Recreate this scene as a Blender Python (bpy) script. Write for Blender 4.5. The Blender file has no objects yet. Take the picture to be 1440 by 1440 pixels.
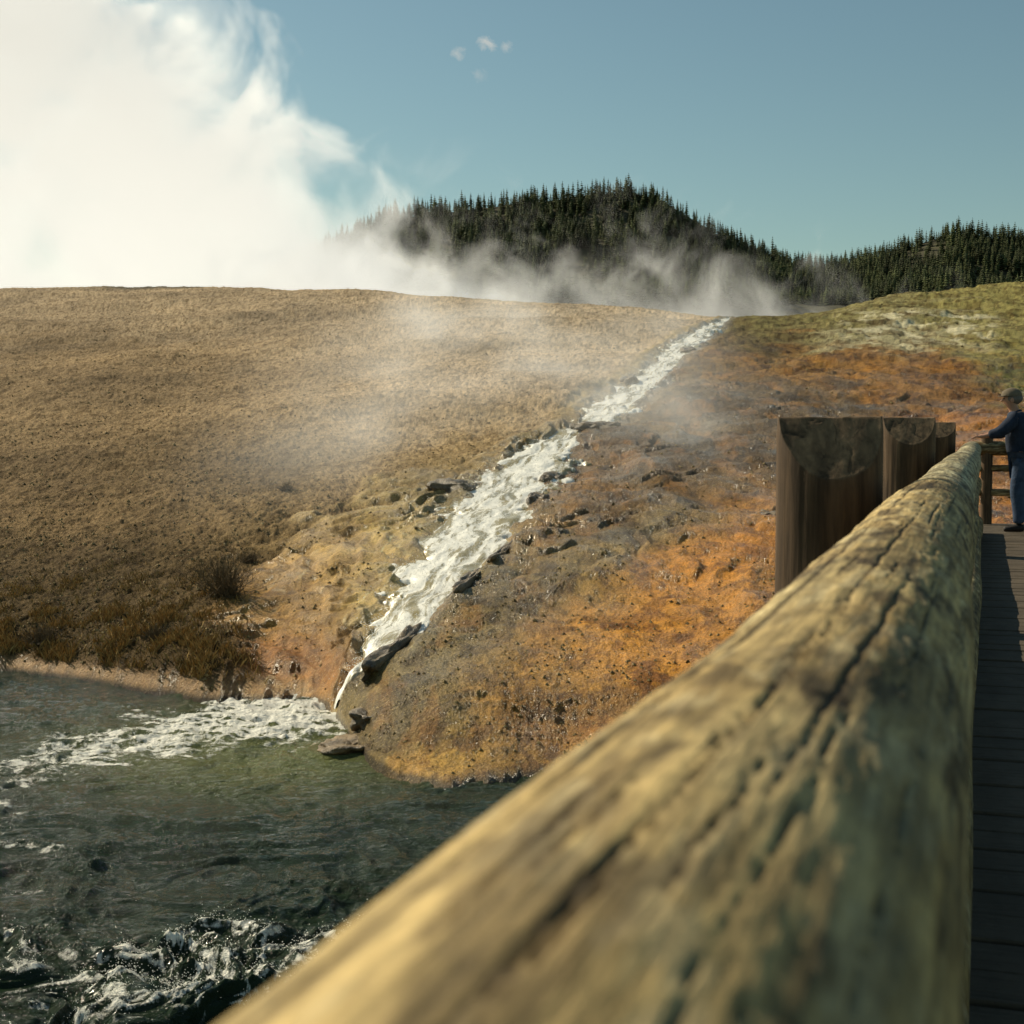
import bpy, bmesh, math, random
import numpy as np
from mathutils import Vector, Euler, noise as mnoise
rng=np.random.default_rng(7); random.seed(7)
C=bpy.context.scene.collection
F=2056.0; PIT=math.atan(120/F); cp,sp=math.cos(PIT),math.sin(PIT)
WALK=-math.radians(17.93)
# ------------------------------------------------------------ noise
_g=rng.random((256,256))*2*np.pi; _gx=np.cos(_g); _gy=np.sin(_g)
def pn(x,y,s=0):
    x=np.asarray(x,float)+s*37.7+1000; y=np.asarray(y,float)+s*91.3+1000
    x0=np.floor(x).astype(int); y0=np.floor(y).astype(int); fx=x-x0; fy=y-y0
    u=fx*fx*fx*(fx*(fx*6-15)+10); v=fy*fy*fy*(fy*(fy*6-15)+10)
    def d(i,j):
        a=(x0+i)&255; b=(y0+j)&255
        return _gx[a,b]*(fx-i)+_gy[a,b]*(fy-j)
    n0=d(0,0)*(1-u)+d(1,0)*u; n1=d(0,1)*(1-u)+d(1,1)*u
    return (n0*(1-v)+n1*v)*1.5
def fbm(x,y,o=4,s=0,g=.5):
    t=0;a=1;f=1
    for i in range(o):
        t=t+a*pn(x*f,y*f,s+i*3.1); a*=g; f*=2.03
    return t
def ridged(x,y,o=4,s=0):
    t=0;a=1;f=1
    for i in range(o):
        t=t+a*(1-np.abs(pn(x*f,y*f,s+i*3.1))*2); a*=.5; f*=2.1
    return t/1.9
def sst(x,a,b):
    t=np.clip((x-a)/(b-a),0,1); return t*t*(3-2*t)
def proj(X,Y,Z):
    dep=Y*cp-Z*sp; up=Y*sp+Z*cp
    dep=np.maximum(dep,.1)
    return 720+F*X/dep, 720-F*up/dep
def ray(px,py):
    u=-(py-720); d=np.array([px-720, u*sp+F*cp, u*cp-F*sp]); return d/d[1]
def srgb(c):
    c=np.asarray(c,float)/255.; return np.where(c<=.04045,c/12.92,((c+.055)/1.055)**2.4)
# ------------------------------------------------------------ object helpers
def tag(o,label=None,cat=None,group=None,kind=None):
    if label:o['label']=label
    if cat:o['category']=cat
    if group:o['group']=group
    if kind:o['kind']=kind
    return o
def link(name,me,mat=None,parent=None):
    o=bpy.data.objects.new(name,me); C.objects.link(o)
    if mat: me.materials.append(mat)
    if parent: o.parent=parent
    return o
def empty(name,loc,rz=0):
    o=bpy.data.objects.new(name,None); C.objects.link(o); o.location=loc; o.rotation_euler=(0,0,rz); o.empty_display_size=.1; return o
def rawmesh(name,V,Fc,smooth=True,cols=None,attrs=None):
    V=np.asarray(V,np.float32); Fc=np.asarray(Fc,np.int32); k=Fc.shape[1]
    me=bpy.data.meshes.new(name)
    me.vertices.add(len(V)); me.vertices.foreach_set('co',V.ravel())
    me.loops.add(Fc.size); me.loops.foreach_set('vertex_index',Fc.ravel())
    me.polygons.add(len(Fc)); me.polygons.foreach_set('loop_start',np.arange(0,Fc.size,k,dtype=np.int32))
    me.polygons.foreach_set('loop_total',np.full(len(Fc),k,np.int32))
    me.polygons.foreach_set('use_smooth',np.full(len(Fc),smooth,bool))
    me.update(calc_edges=True)
    if cols is not None:
        a=me.attributes.new('Col','FLOAT_COLOR','POINT')
        rgba=np.ones((len(V),4),np.float32); rgba[:,:3]=cols; a.data.foreach_set('color',rgba.ravel())
    for n,v in (attrs or {}).items():
        a=me.attributes.new(n,'FLOAT','POINT'); a.data.foreach_set('value',np.asarray(v,np.float32).ravel())
    return me
def gridmesh(name,X,Y,Z,cols=None,attrs=None,wrap=False,flip=False):
    r,c=X.shape; V=np.stack([X,Y,Z],-1).reshape(-1,3)
    i=np.arange(r-1)[:,None]; j=np.arange(c if wrap else c-1)[None,:]
    j2=(j+1)%c
    Fc=np.stack([i*c+j,i*c+j2,(i+1)*c+j2,(i+1)*c+j],-1).reshape(-1,4)
    if flip: Fc=Fc[:,::-1]
    return rawmesh(name,V,Fc,True,None if cols is None else cols.reshape(-1,3),attrs)
# ------------------------------------------------------------ material helper
class M:
    def __init__(s,name):
        s.m=bpy.data.materials.new(name); s.m.use_nodes=True; s.t=s.m.node_tree; s.n=s.t.nodes; s.l=s.t.links
        s.b=s.n['Principled BSDF']; s.out=s.n['Material Output']
    def N(s,t,**k):
        n=s.n.new(t)
        for a,v in k.items(): setattr(n,a,v)
        return n
    def L(s,a,b): s.l.new(a,b)
    def coord(s,scale=(1,1,1)):
        c=s.N('ShaderNodeTexCoord'); m=s.N('ShaderNodeMapping'); m.inputs['Scale'].default_value=scale
        s.L(c.outputs['Object'],m.inputs['Vector']); return m.outputs['Vector']
    def noise(s,scale,detail=4,rough=.55,vec=None,dist=0):
        n=s.N('ShaderNodeTexNoise'); n.inputs['Scale'].default_value=scale; n.inputs['Detail'].default_value=detail
        n.inputs['Roughness'].default_value=rough; n.inputs['Distortion'].default_value=dist
        s.L(vec or s.coord(),n.inputs['Vector']); return n.outputs['Fac']
    def mr(s,v,a,b,c,d,smooth=False):
        n=s.N('ShaderNodeMapRange'); n.inputs[1].default_value=a;n.inputs[2].default_value=b;n.inputs[3].default_value=c;n.inputs[4].default_value=d
        if smooth:n.interpolation_type='SMOOTHSTEP'
        s.L(v,n.inputs[0]); return n.outputs[0]
    def math(s,op,a,b=None):
        n=s.N('ShaderNodeMath',operation=op)
        for i,v in enumerate((a,b)):
            if v is None: continue
            if isinstance(v,(int,float)): n.inputs[i].default_value=v
            else: s.L(v,n.inputs[i])
        return n.outputs[0]
    def mix(s,f,a,b,mode='MIX'):
        n=s.N('ShaderNodeMix',data_type='RGBA',blend_type=mode)
        for i,v in ((0,f),(6,a),(7,b)):
            if isinstance(v,(int,float)): n.inputs[i].default_value=v
            elif isinstance(v,(tuple,list)): n.inputs[i].default_value=(*v[:3],1)
            else: s.L(v,n.inputs[i])
        return n.outputs[2]
    def attr(s,name,fac=False):
        n=s.N('ShaderNodeAttribute'); n.attribute_name=name; return n.outputs['Fac' if fac else 'Color']
    def bump(s,h,st=.5,dist=.02,prev=None):
        n=s.N('ShaderNodeBump'); n.inputs['Distance'].default_value=dist
        if isinstance(st,(int,float)): n.inputs['Strength'].default_value=st
        else: s.L(st,n.inputs['Strength'])
        s.L(h,n.inputs['Height']); 
        if prev: s.L(prev,n.inputs['Normal'])
        return n.outputs['Normal']
    def fin(s,col=None,rough=None,nrm=None,spec=None):
        b=s.b
        if col is not None:
            if isinstance(col,tuple): b.inputs['Base Color'].default_value=(*col,1)
            else: s.L(col,b.inputs['Base Color'])
        if rough is not None:
            if isinstance(rough,(int,float)): b.inputs['Roughness'].default_value=rough
            else: s.L(rough,b.inputs['Roughness'])
        if nrm is not None: s.L(nrm,b.inputs['Normal'])
        if spec is not None:
            if isinstance(spec,(int,float)): b.inputs['Specular IOR Level'].default_value=spec
            else: s.L(spec,b.inputs['Specular IOR Level'])
        return s.m
def simple(name,col,rough=.8,var=.3,scale=20,bump=.3,spec=.3):
    m=M(name); n=m.noise(scale,5,.6); f=m.mr(n,.3,.7,1-var,1+var)
    c=m.mix(1.0,col,(1,1,1),'MULTIPLY'); mm=m.N('ShaderNodeVectorMath',operation='SCALE'); m.L(c,mm.inputs[0]); m.L(f,mm.inputs['Scale'])
    return m.fin(mm.outputs[0],rough,m.bump(n,bump,.02),spec)
# ------------------------------------------------------------ camera, sun, sky
cd=bpy.data.cameras.new('camera'); cam=bpy.data.objects.new('camera',cd); C.objects.link(cam)
cd.sensor_width=56; cd.lens=80*F/2057.; cd.clip_start=.02; cd.clip_end=6000
cam.rotation_euler=(math.pi/2-PIT,0,0); bpy.context.scene.camera=cam
cd.dof.use_dof=True; cd.dof.focus_distance=12; cd.dof.aperture_fstop=15
AZ=math.radians(-51); EL=math.radians(35)
S=Vector((math.sin(AZ)*math.cos(EL),math.cos(AZ)*math.cos(EL),math.sin(EL)))
ld=bpy.data.lights.new('sun','SUN'); ld.energy=5.0; ld.angle=math.radians(.5); ld.color=(1,.88,.66)
lo=bpy.data.objects.new('sun',ld); C.objects.link(lo); lo.rotation_euler=(-S).to_track_quat('-Z','Y').to_euler()
w=bpy.data.worlds.new('World'); bpy.context.scene.world=w; w.use_nodes=True
nt=w.node_tree; nt.nodes.clear()
def WN(t,**k):
    n=nt.nodes.new(t)
    for a,v in k.items(): setattr(n,a,v)
    return n
wo=WN('ShaderNodeOutputWorld'); bg=WN('ShaderNodeBackground'); sk=WN('ShaderNodeTexSky',sky_type='NISHITA')
sk.sun_disc=False; sk.sun_elevation=EL; sk.sun_rotation=AZ%(2*math.pi); sk.air_density=1; sk.dust_density=.5; sk.ozone_density=1.0
tint=WN('ShaderNodeMix',data_type='RGBA',blend_type='MULTIPLY'); tint.inputs[0].default_value=1; tint.inputs[7].default_value=(.93,1.06,.88,1)
nt.links.new(sk.outputs[0],tint.inputs[6])
tc=WN('ShaderNodeTexCoord'); nn=WN('ShaderNodeTexNoise'); nn.inputs['Scale'].default_value=95; nn.inputs['Detail'].default_value=6; nn.inputs['Roughness'].default_value=.62; nn.inputs['Distortion'].default_value=.6
nt.links.new(tc.outputs['Generated'],nn.inputs['Vector'])
cur=tint.outputs[2]
for (px,py,r,st) in ((686,62,26,.85),(643,74,24,.6),(713,65,18,.55),(676,107,26,.3)):
    d=ray(px,py); d=d/np.linalg.norm(d)
    dn=WN('ShaderNodeVectorMath',operation='DISTANCE'); nt.links.new(tc.outputs['Generated'],dn.inputs[0]); dn.inputs[1].default_value=d
    m1=WN('ShaderNodeMapRange'); m1.inputs[1].default_value=0; m1.inputs[2].default_value=r/F; m1.inputs[3].default_value=.30; m1.inputs[4].default_value=-.35
    nt.links.new(dn.outputs['Value'],m1.inputs[0])
    mu=WN('ShaderNodeMath',operation='ADD'); nt.links.new(m1.outputs[0],mu.inputs[0]); nt.links.new(nn.outputs['Fac'],mu.inputs[1])
    m2=WN('ShaderNodeMapRange'); m2.inputs[1].default_value=.50; m2.inputs[2].default_value=.85; m2.inputs[3].default_value=0; m2.inputs[4].default_value=st
    nt.links.new(mu.outputs[0],m2.inputs[0])
    mx=WN('ShaderNodeMix',data_type='RGBA'); nt.links.new(m2.outputs[0],mx.inputs[0]); nt.links.new(cur,mx.inputs[6]); mx.inputs[7].default_value=(8,8,7.4,1)
    cur=mx.outputs[2]
nt.links.new(cur,bg.inputs['Color']); bg.inputs['Strength'].default_value=.077; nt.links.new(bg.outputs[0],wo.inputs['Surface'])
bpy.context.scene.view_settings.view_transform='Standard'; bpy.context.scene.view_settings.look='None'
# ------------------------------------------------------------ terrain functions
RZ=-4.0
shp=np.array([(-900,915),(-400,930),(0,946),(100,956),(190,974),(280,990),(350,990),(420,987),(458,992),(478,1024),(502,1064),(535,1086),(570,1100),(630,1116),(720,1100),(800,1085),(1000,1120),(1385,1190),(1700,1260),(2400,1400)],float)
ecp=np.array([(-900,185),(-400,190),(0,196),(300,201),(500,196),(600,190),(720,184),(900,174),(1020,162),(1120,165),(1180,172),(1235,188),(1440,210),(1900,225),(2400,225)],float)
_px=np.linspace(-900,2400,1651); _ysf=8224/(np.interp(_px,shp[:,0],shp[:,1])-600)
def gs(a,sg):
    k=np.exp(-.5*(np.arange(-4*sg,4*sg+1)/sg)**2); k/=k.sum(); return np.convolve(np.pad(a,4*sg,mode='edge'),k,'valid')
_ys1=gs(_ysf,4); _ys2=gs(_ysf,90); _ys3=gs(_ysf,22); _ec=gs(np.interp(_px,ecp[:,0],ecp[:,1]+4),18)
def zbase(X,Y):
    px=720+F*X/Y
    Ys=np.interp(px,_px,_ys1); Y2=np.interp(px,_px,_ys2); Y3=np.interp(px,_px,_ys3)
    jit=.16*fbm(X*1.3,X*.4+5,3,777)+.05*fbm(X*6,X*.2,2,778)
    s=Y-Ys-jit; wa=np.exp(-np.maximum(s,0)/1.1); wn=np.exp(-np.maximum(s,0)/6.)
    se=Y-((Ys+jit)*wa+(1-wa)*(Y3*wn+Y2*(1-wn)))
    z=np.where(s<0, RZ+s*.6, RZ+.16*np.maximum(se,0)+.38*(1-np.exp(-np.maximum(s,0)/1.2)))
    ec=np.interp(px,_px,_ec)/F
    Yi=(3.62+.16*Y2)/(.16-ec); zc=ec*Yi-np.maximum(0,Y-Yi)*.02
    k=.8
    m=np.minimum(z,zc)
    return m-k*np.log(np.exp(-(z-m)/k)+np.exp(-(zc-m)/k)), s
_Ym=1/np.linspace(1/12,1/125.,2500)
def hit(px,py):
    d=ray(px,py); z,_=zbase(d[0]*_Ym,_Ym); ok=d[2]*_Ym<=z
    i=np.argmax(ok) if ok.any() else int(np.argmax(z/_Ym)); Yv=_Ym[i]; return d[0]*Yv,Yv,z[i]
sd=[(1030,444,10),(1014,452,20),(985,466,30),(950,492,46),(930,514,36),(900,540,50),(862,566,70),(835,588,46),(800,604,36),(775,622,72),(742,652,94),(712,688,120),(682,722,140),(655,758,152),(622,800,134),(594,836,112),(566,870,88),(538,902,74),(514,934,74),(490,964,78),(474,984,84)]
sp_=[]
for (a,b,wd) in sd:
    x,y,z=hit(a,b); sp_.append((x,y,wd/F*y*.5))
sp_=np.array(sp_)
def smoothpts(P,n):
    t=np.concatenate([[0],np.cumsum(np.hypot(*np.diff(P[:,:2],axis=0).T))]); tt=np.linspace(0,t[-1],n)
    return np.stack([np.interp(tt,t,P[:,k]) for k in range(P.shape[1])],1)
SPL=smoothpts(sp_,90)
def sdist(X,Y):
    D=np.full(X.shape,1e9); W=np.ones(X.shape); Sd=np.zeros(X.shape)
    for i in range(len(SPL)-1):
        ax,ay,aw=SPL[i]; bx,by,bw=SPL[i+1]; dx,dy=bx-ax,by-ay; LL=dx*dx+dy*dy
        t=np.clip(((X-ax)*dx+(Y-ay)*dy)/LL,0,1); d=np.hypot(X-ax-t*dx,Y-ay-t*dy)
        k=d<D; D=np.where(k,d,D); W=np.where(k,aw+t*(bw-aw),W); Sd=np.where(k,np.sign(dx*(Y-ay)-dy*(X-ax)),Sd)
    return D,W,Sd
def height(X,Y,full=False):
    z,s=zbase(X,Y); D,W,Sd=sdist(X,Y); px,py=proj(X,Y,z)
    W=W*(1+.38*fbm(X*1.1,Y*.7,3,25)); e=D-W
    right=(Sd>0).astype(float)
    right=np.where(Y>SPL[0,1],sst(px,1020,1045),right)*(px>466); right=np.where((px>474)&(Y<19.6),1.,right)
    land=sst(s,-.2,.8); chan=sst(-e/W,-.30,.55)
    lw=2.2+1.7*sst(py,700,850)
    flow=np.clip(right+(1-right)*sst(px+fbm(X*.5,Y*.5,2,5)*60,290,390)*sst(py,620,700)*sst(-e+fbm(X*.7,Y*.7,3,6)*1.2,-lw-.8,-lw+.6),0,1)
    flow=np.maximum(flow,sst(-e,-1.0,-.3))
    calm=land*(1-chan)*np.clip(130/np.maximum(Y,130),0,1)
    wx=X+fbm(X*.3,Y*.3,2,50)*1.5; wy=Y+fbm(X*.3,Y*.3,2,60)*1.5
    n_left=fbm(X*.09,Y*.09,3,1)*.30+fbm(X*.9,Y*.7,4,2,.6)*.045+fbm(X*5,Y*4,4,3,.7)*.030
    fl=fbm(wx*.25,wy*.12,3,11)*.22+ridged(wx*.8,wy*.5,4,12)*.035+fbm(X*5,Y*3,5,13,.66)*.015
    fl=fl+.026*ridged(wx*.5,wy*2.2+fbm(X,Y,2,16),3,17)
    zz=(z+fbm(X*.3,Y*.3,3,30)*.6+fbm(X*1.6,Y*1.2,3,31)*.05)/.30; st=(np.floor(zz)+sst(zz-np.floor(zz),.58,1))-zz
    fl=fl+st*.14*sst(Y,18,26)
    ap=ridged(wx*1.3-wy*.30,wy*.30+wx*.1,2,14)*.15+fbm(X*3.5,Y*2.2,3,15,.5)*.016
    fl=fl*right+(1-right)*(ap+st*.085)
    z=z+calm*(n_left*(1-flow)+fl*flow)
    z=z+sst(-e,-1.0,-.1)*(1-chan)*calm*(.14*ridged(X*1.1,Y*.9,2,20)-.09)
    z=z-chan*.17*land
    rim=np.exp(-((s-.15)/.22)**2)*flow*(1-chan)*.05*(1+fbm(X*1.2,Y*1.2,2,40)); z=z+rim
    if full: return z,s,e,W,right,flow,px,py
    return z
# ------------------------------------------------------------ terrain mesh
pxs=np.concatenate([np.linspace(-700,-60,60)[:-1],np.linspace(-60,1500,1060),np.linspace(1500,2300,60)[1:]])
A=(pxs-720)/F
Ys=np.interp(pxs,_px,_ys1)
t=np.linspace(0,1,640)[:,None]
Yg=1/((1-t)/(Ys[None]-1.5)+t/124.)
ext=np.array([130,140,155,180,220,300,420,600,1000,2000,3500.])[:,None]*np.ones_like(Ys)[None]
Yg=np.concatenate([Yg,ext]); Xg=A[None]*Yg
Z,s,e,W,right,flow,px,py=height(Xg,Yg,True)
def field(pts,px,py):
    acc=np.zeros(px.shape+(3,)); ws=np.zeros(px.shape)
    for (a,b,sx,sy,c) in pts:
        wt=np.exp(-((px-a)/sx)**2-((py-b)/sy)**2)+1e-9; acc+=wt[...,None]*srgb(c); ws+=wt
    return acc/ws[...,None]
jx=fbm(Xg*.35,Yg*.2,4,70); jy=fbm(Xg*.35,Yg*.2,4,80)
kx=px+jx*55; ky=py+jy*28
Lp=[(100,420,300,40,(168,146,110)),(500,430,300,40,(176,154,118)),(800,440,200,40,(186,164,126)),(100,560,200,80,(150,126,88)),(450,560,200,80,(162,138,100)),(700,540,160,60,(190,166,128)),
    (80,700,160,70,(124,102,68)),(300,680,160,70,(132,110,74)),(520,640,120,50,(156,132,92)),(700,620,90,40,(160,136,92)),(60,830,160,60,(88,72,44)),(280,840,120,60,(92,75,46)),(120,930,200,40,(86,70,42)),(400,760,60,70,(112,93,58))]
Lf=[(430,860,60,60,(160,118,56)),(480,800,60,50,(188,154,90)),(560,720,60,40,(172,146,84)),(620,690,50,30,(122,106,62)),(400,930,60,30,(174,112,50)),(300,980,90,20,(160,118,68)),(560,800,60,60,(196,168,104)),(660,640,60,30,(142,118,74)),(860,540,100,60,(150,130,90)),(700,600,100,40,(158,134,86))]
Rf=[(1100,450,90,22,(120,110,70)),(1040,470,60,18,(102,84,52)),(1290,462,90,22,(164,154,124)),(1200,440,120,16,(130,121,78)),(1400,440,60,50,(140,130,80)),(1420,500,50,22,(122,114,64)),(1440,535,40,14,(86,100,50)),
    (980,500,60,22,(114,88,50)),(1120,520,90,22,(134,98,50)),(1280,525,90,22,(140,98,48)),(1360,555,60,22,(118,84,46)),(1060,555,90,18,(90,70,44)),(1200,565,80,18,(98,76,46)),(930,570,60,18,(108,86,50)),
    (960,605,110,18,(76,57,36)),(880,640,70,26,(92,64,34)),(1040,650,80,30,(84,60,34)),(820,700,60,34,(120,84,40)),(960,700,90,24,(98,73,42)),(1060,730,70,24,(186,126,40)),(760,760,60,40,(132,102,52)),(880,750,90,30,(114,100,70)),
    (980,800,80,34,(208,140,42)),(1020,770,60,24,(188,120,36)),(700,850,80,50,(108,94,62)),(870,880,80,50,(202,138,44)),(620,920,70,40,(118,102,66)),(760,950,70,50,(168,122,52)),(560,1010,90,40,(114,98,58)),(660,1060,90,30,(182,140,60)),(800,1030,80,40,(176,122,44)),(480,1050,50,20,(104,86,50)),(1350,640,80,60,(160,104,44)),(1100,900,120,90,(176,120,44)),(820,810,70,40,(126,108,64))]
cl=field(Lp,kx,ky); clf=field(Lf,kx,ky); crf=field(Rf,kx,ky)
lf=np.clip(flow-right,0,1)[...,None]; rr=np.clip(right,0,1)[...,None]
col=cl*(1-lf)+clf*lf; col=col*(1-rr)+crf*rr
stre=fbm(Xg*1.3,Yg*.35,5,90,.6); blot=fbm(Xg*.6,Yg*.45,5,95,.6); fine=fbm(Xg*2.6,Yg*1.4,5,97,.65)
dk=np.clip(sst(blot,.0,.45)*.5+sst(fine,.05,.45)*.55,0,.84)*np.clip(flow,0,1)*(.7+.3*right); col=col*(1-dk[...,None]*np.array([.80,.88,.94]))
og=sst(stre,.1,.6)[...,None]*rr*.20*sst(py,470,520)[...,None]; col=col*(1-og)+srgb((194,128,42))*og
pale=sst(fbm(Xg*.8,Yg*.5,5,99,.6),.1,.5)*sst(py,432,445)*sst(-py,-505,-470)*sst(px,1150,1230)*sst(-px,-1420,-1380)*right
col=col*(1-pale[...,None]*.75)+srgb((206,196,170))*pale[...,None]*.75
spk=np.clip(sst(fbm(Xg*2.2,Yg*1.1,5,101,.70),.10,.5)*.5+sst(fbm(Xg*7,Yg*3.5,4,102,.7),.15,.5)*.45,0,.75)*(1-flow); col=col*(1-spk[...,None]*np.array([.78,.82,.9]))
big=fbm(Xg*.12,Yg*.12,3,103)*(1-flow)+.7*fbm(Xg*.4,Yg*.25,3,104)*(1-flow); col=col*(1+.25*big[...,None])
wxx=Xg+.5*fbm(Xg*.8,Yg*.5,3,120); tr=sst(ridged(wxx*1.6-Yg*.38,Yg*.30+wxx*.05,3,121),.66,.92)*sst(-e,-3.0,-.3)*(e>.0)*sst(py,560,660)*sst(s,.0,.3)*(.30+.70*(1-right))
tr=tr*sst(fbm(Xg*.9,Yg*.3,3,122),-.3,.25); col=col*(1-.78*tr[...,None])+srgb((236,224,190))*.78*tr[...,None]
shelf=np.exp(-((s-.20)/.22)**2)*sst(-px,-450,-410); col=col*(1-.6*shelf[...,None])+srgb((170,130,82))*.6*shelf[...,None]
wetedge=sst(-e,-.35,0)*.25*(e>-.1); col=col*(1-wetedge[...,None])
col=col*(1-.85*sst(-s,-.12,-.0)[...,None])  # shade beneath the shore rim painted as dark colour
inch=sst(-e,.05,.35)[...,None]; col=col*(1-inch)+srgb((160,144,102))*inch
lr=np.clip(flow,0,1)[...,None]
col=col*(np.array([1.08,1.08,1.18])*(1-lr)+np.array([1.14,1.16,1.04])*lr)*1.10
wet=np.clip(flow*(.75+.5*fbm(Xg*.7,Yg*.5,3,110))*sst(py,430,640)+sst(-e,-.6,0)+tr+shelf*.6,0,1)
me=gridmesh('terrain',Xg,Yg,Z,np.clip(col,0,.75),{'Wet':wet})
m=M('terrain_ground'); base=m.attr('Col'); wetn=m.attr('Wet',True)
n2=m.noise(5,6,.74); n3=m.noise(30,3,.7)
f=m.math('MULTIPLY',m.mr(n2,.3,.7,.60,1.40),m.mr(n3,.3,.7,.64,1.36))
sc=m.N('ShaderNodeVectorMath',operation='SCALE'); m.L(base,sc.inputs[0]); m.L(f,sc.inputs['Scale'])
glint=m.math('MULTIPLY',m.mr(n3,.58,.66,0,.7),wetn)      # golden sun glints painted as pale specks on the wet crust
cc_=m.mix(glint,sc.outputs[0],(.74,.58,.28))
rg=m.mr(wetn,0,1,.92,.34); h=m.math('ADD',n2,m.math('MULTIPLY',n3,.42))
nr=m.bump(h,.85,.11)
m.b.inputs['Specular Tint'].default_value=(1,.86,.6,1)
m.L(m.math('MULTIPLY',wetn,.75),m.b.inputs['Coat Weight']); m.b.inputs['Coat Roughness'].default_value=.17; m.b.inputs['Coat IOR'].default_value=1.5
m.b.inputs['Coat Tint'].default_value=(1,.93,.8,1)
m.L(m.bump(n3,1.0,.22),m.b.inputs['Coat Normal'])
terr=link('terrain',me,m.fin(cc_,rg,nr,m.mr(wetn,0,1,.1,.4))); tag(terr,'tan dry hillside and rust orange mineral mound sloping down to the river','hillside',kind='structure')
# ------------------------------------------------------------ cascade ribbon
n=1100; Q=smoothpts(sp_,n)
ker=np.ones(41)/41
for k in range(3):
    q=np.pad(Q[:,k],20,mode='reflect',reflect_type='odd'); Q[:,k]=np.convolve(q,ker,'valid')
T=np.gradient(Q[:,:2],axis=0); T/=np.linalg.norm(T,axis=1)[:,None]
for k in range(2): T[:,k]=np.convolve(np.pad(T[:,k],20,mode='edge'),ker,'valid')
T/=np.linalg.norm(T,axis=1)[:,None]; Nn=np.stack([-T[:,1],T[:,0]],1)
arc=np.concatenate([[0],np.cumsum(np.hypot(*np.diff(Q[:,:2],axis=0).T))])[:,None]
u=np.linspace(-1,1,96)[None,:]
wv=(Q[:,2]*1.9)[:,None]
Xs=Q[:,0][:,None]+Nn[:,0][:,None]*u*wv; Ysr=Q[:,1][:,None]+Nn[:,1][:,None]*u*wv
zb,ss=zbase(Xs,Ysr); lat=u*wv
wl=lat+.25*fbm(lat*1.2,arc*.5,2,190)
stp=(zb+.06*fbm(lat*2,arc*.8,2,195))/.34; stp=(np.floor(stp)+sst(stp-np.floor(stp),.35,.95)-stp)*.12
edge=np.abs(u)+.42*fbm(np.sign(u)*4+lat*.8,arc*.9,5,205,.64)+.45*sst(arc/arc.max(),.965,1.0)
zs=zb-.040+stp+.030*ridged(wl*1.1,arc*.5,2,200)-.015+fbm(wl*5,arc*2.2,4,210,.55)*.018-.28*sst(edge,.50,.98)
strk=fbm(wl*3.4,arc*.38,5,220,.66)
fo=np.clip(.68+.95*strk-.45*sst(edge,.2,.85)+.30*sst(stp,-.02,-.07),0,1)
me=gridmesh('stream',Xs,Ysr,zs,None,{'Foam':fo,'Lat':lat+0*arc,'Arc':arc+0*lat})
m=M('white_water'); fa=m.attr('Foam',True)
cx_=m.N('ShaderNodeCombineXYZ'); m.L(m.attr('Lat',True),cx_.inputs[0]); m.L(m.math('MULTIPLY',m.attr('Arc',True),.30),cx_.inputs[1])
nz=m.noise(11,6,.70,cx_.outputs[0],.7); ff=m.math('ADD',fa,m.mr(nz,.3,.7,-.52,.48)); ff=m.mr(ff,.10,.85,0,1,True)
c=m.mix(ff,(.38,.31,.15),(.94,.92,.83)); m.fin(c,m.mr(ff,0,1,.10,.5),m.bump(nz,.35,.035),.4)
st_=link('stream',me,m.m); tag(st_,'white foaming hot stream rushing down the mineral slope','stream',kind='structure')
# ------------------------------------------------------------ river
pxr=np.concatenate([np.linspace(-900,-60,50)[:-1],np.linspace(-60,900,800),np.linspace(900,2600,60)[1:]]); Ar=(pxr-720)/F
t=np.linspace(0,1,600)[:,None]; Yr=(1/((1-t)/8.8+t/30.))*np.ones_like(Ar)[None]
Yr=np.concatenate([np.linspace(3,8.7,20)[:,None]*np.ones_like(Ar)[None],Yr]); Xr=Ar[None]*Yr
Xr=np.where(Yr<8.75,Ar[None]*9*(1.6-.6*Yr/8.75),Xr)
Zr=np.full(Xr.shape,RZ); rpx,rpy=proj(Xr,Yr,Zr)
def pl(pts,wd,px,py):
    D=np.full(px.shape,1e9)
    for (a,b),(c_,d_) in zip(pts[:-1],pts[1:]):
        dx,dy=c_-a,d_-b; tt=np.clip(((px-a)*dx+(py-b)*dy*4)/(dx*dx+dy*dy*4),0,1); D=np.minimum(D,np.hypot(px-a-tt*dx,(py-b-tt*dy)*2))
    return np.exp(-(D/wd)**2)
q1=rpx+fbm(Xr*.9,Yr*.9,4,300)*50; q2=rpy+fbm(Xr*.9,Yr*.9,4,310)*16
fz=pl([(520,975),(470,994),(390,1008)],66,rpx*.5+q1*.5,rpy*.5+q2*.5)*2.3+pl([(400,1006),(300,1020),(215,1034)],46,q1,q2)*1.5+pl([(230,1032),(160,1052),(90,1078)],44,q1,q2)*.75
fz=fz+pl([(-60,1110),(30,1085),(90,1050),(150,1030)],20,q1,q2)*.5+pl([(-60,1130),(40,1140)],24,q1,q2)*.6+pl([(-60,1175),(60,1190)],20,q1,q2)*.5+pl([(-60,1240),(60,1262)],20,q1,q2)*.35
wx=Xr+fbm(Xr*.6,Yr*.6,3,341)*.7; wy=Yr+fbm(Xr*.6,Yr*.6,3,342)*.7
q3=rpx+fbm(Xr*.8,Yr*.8,4,345,.6)*100; q4=rpy+fbm(Xr*.8,Yr*.8,4,346,.6)*50
rap=pl([(250,1375),(330,1335),(450,1330)],80,q3,q4)+pl([(-80,1400),(60,1360),(160,1390)],85,q3,q4)*.9+pl([(180,1425),(420,1400)],70,q3,q4)*.8
rap=np.clip(rap,0,1.1); near_=sst(rpy+fbm(Xr*.5,Yr*.5,3,347)*90,1180,1340)
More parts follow.
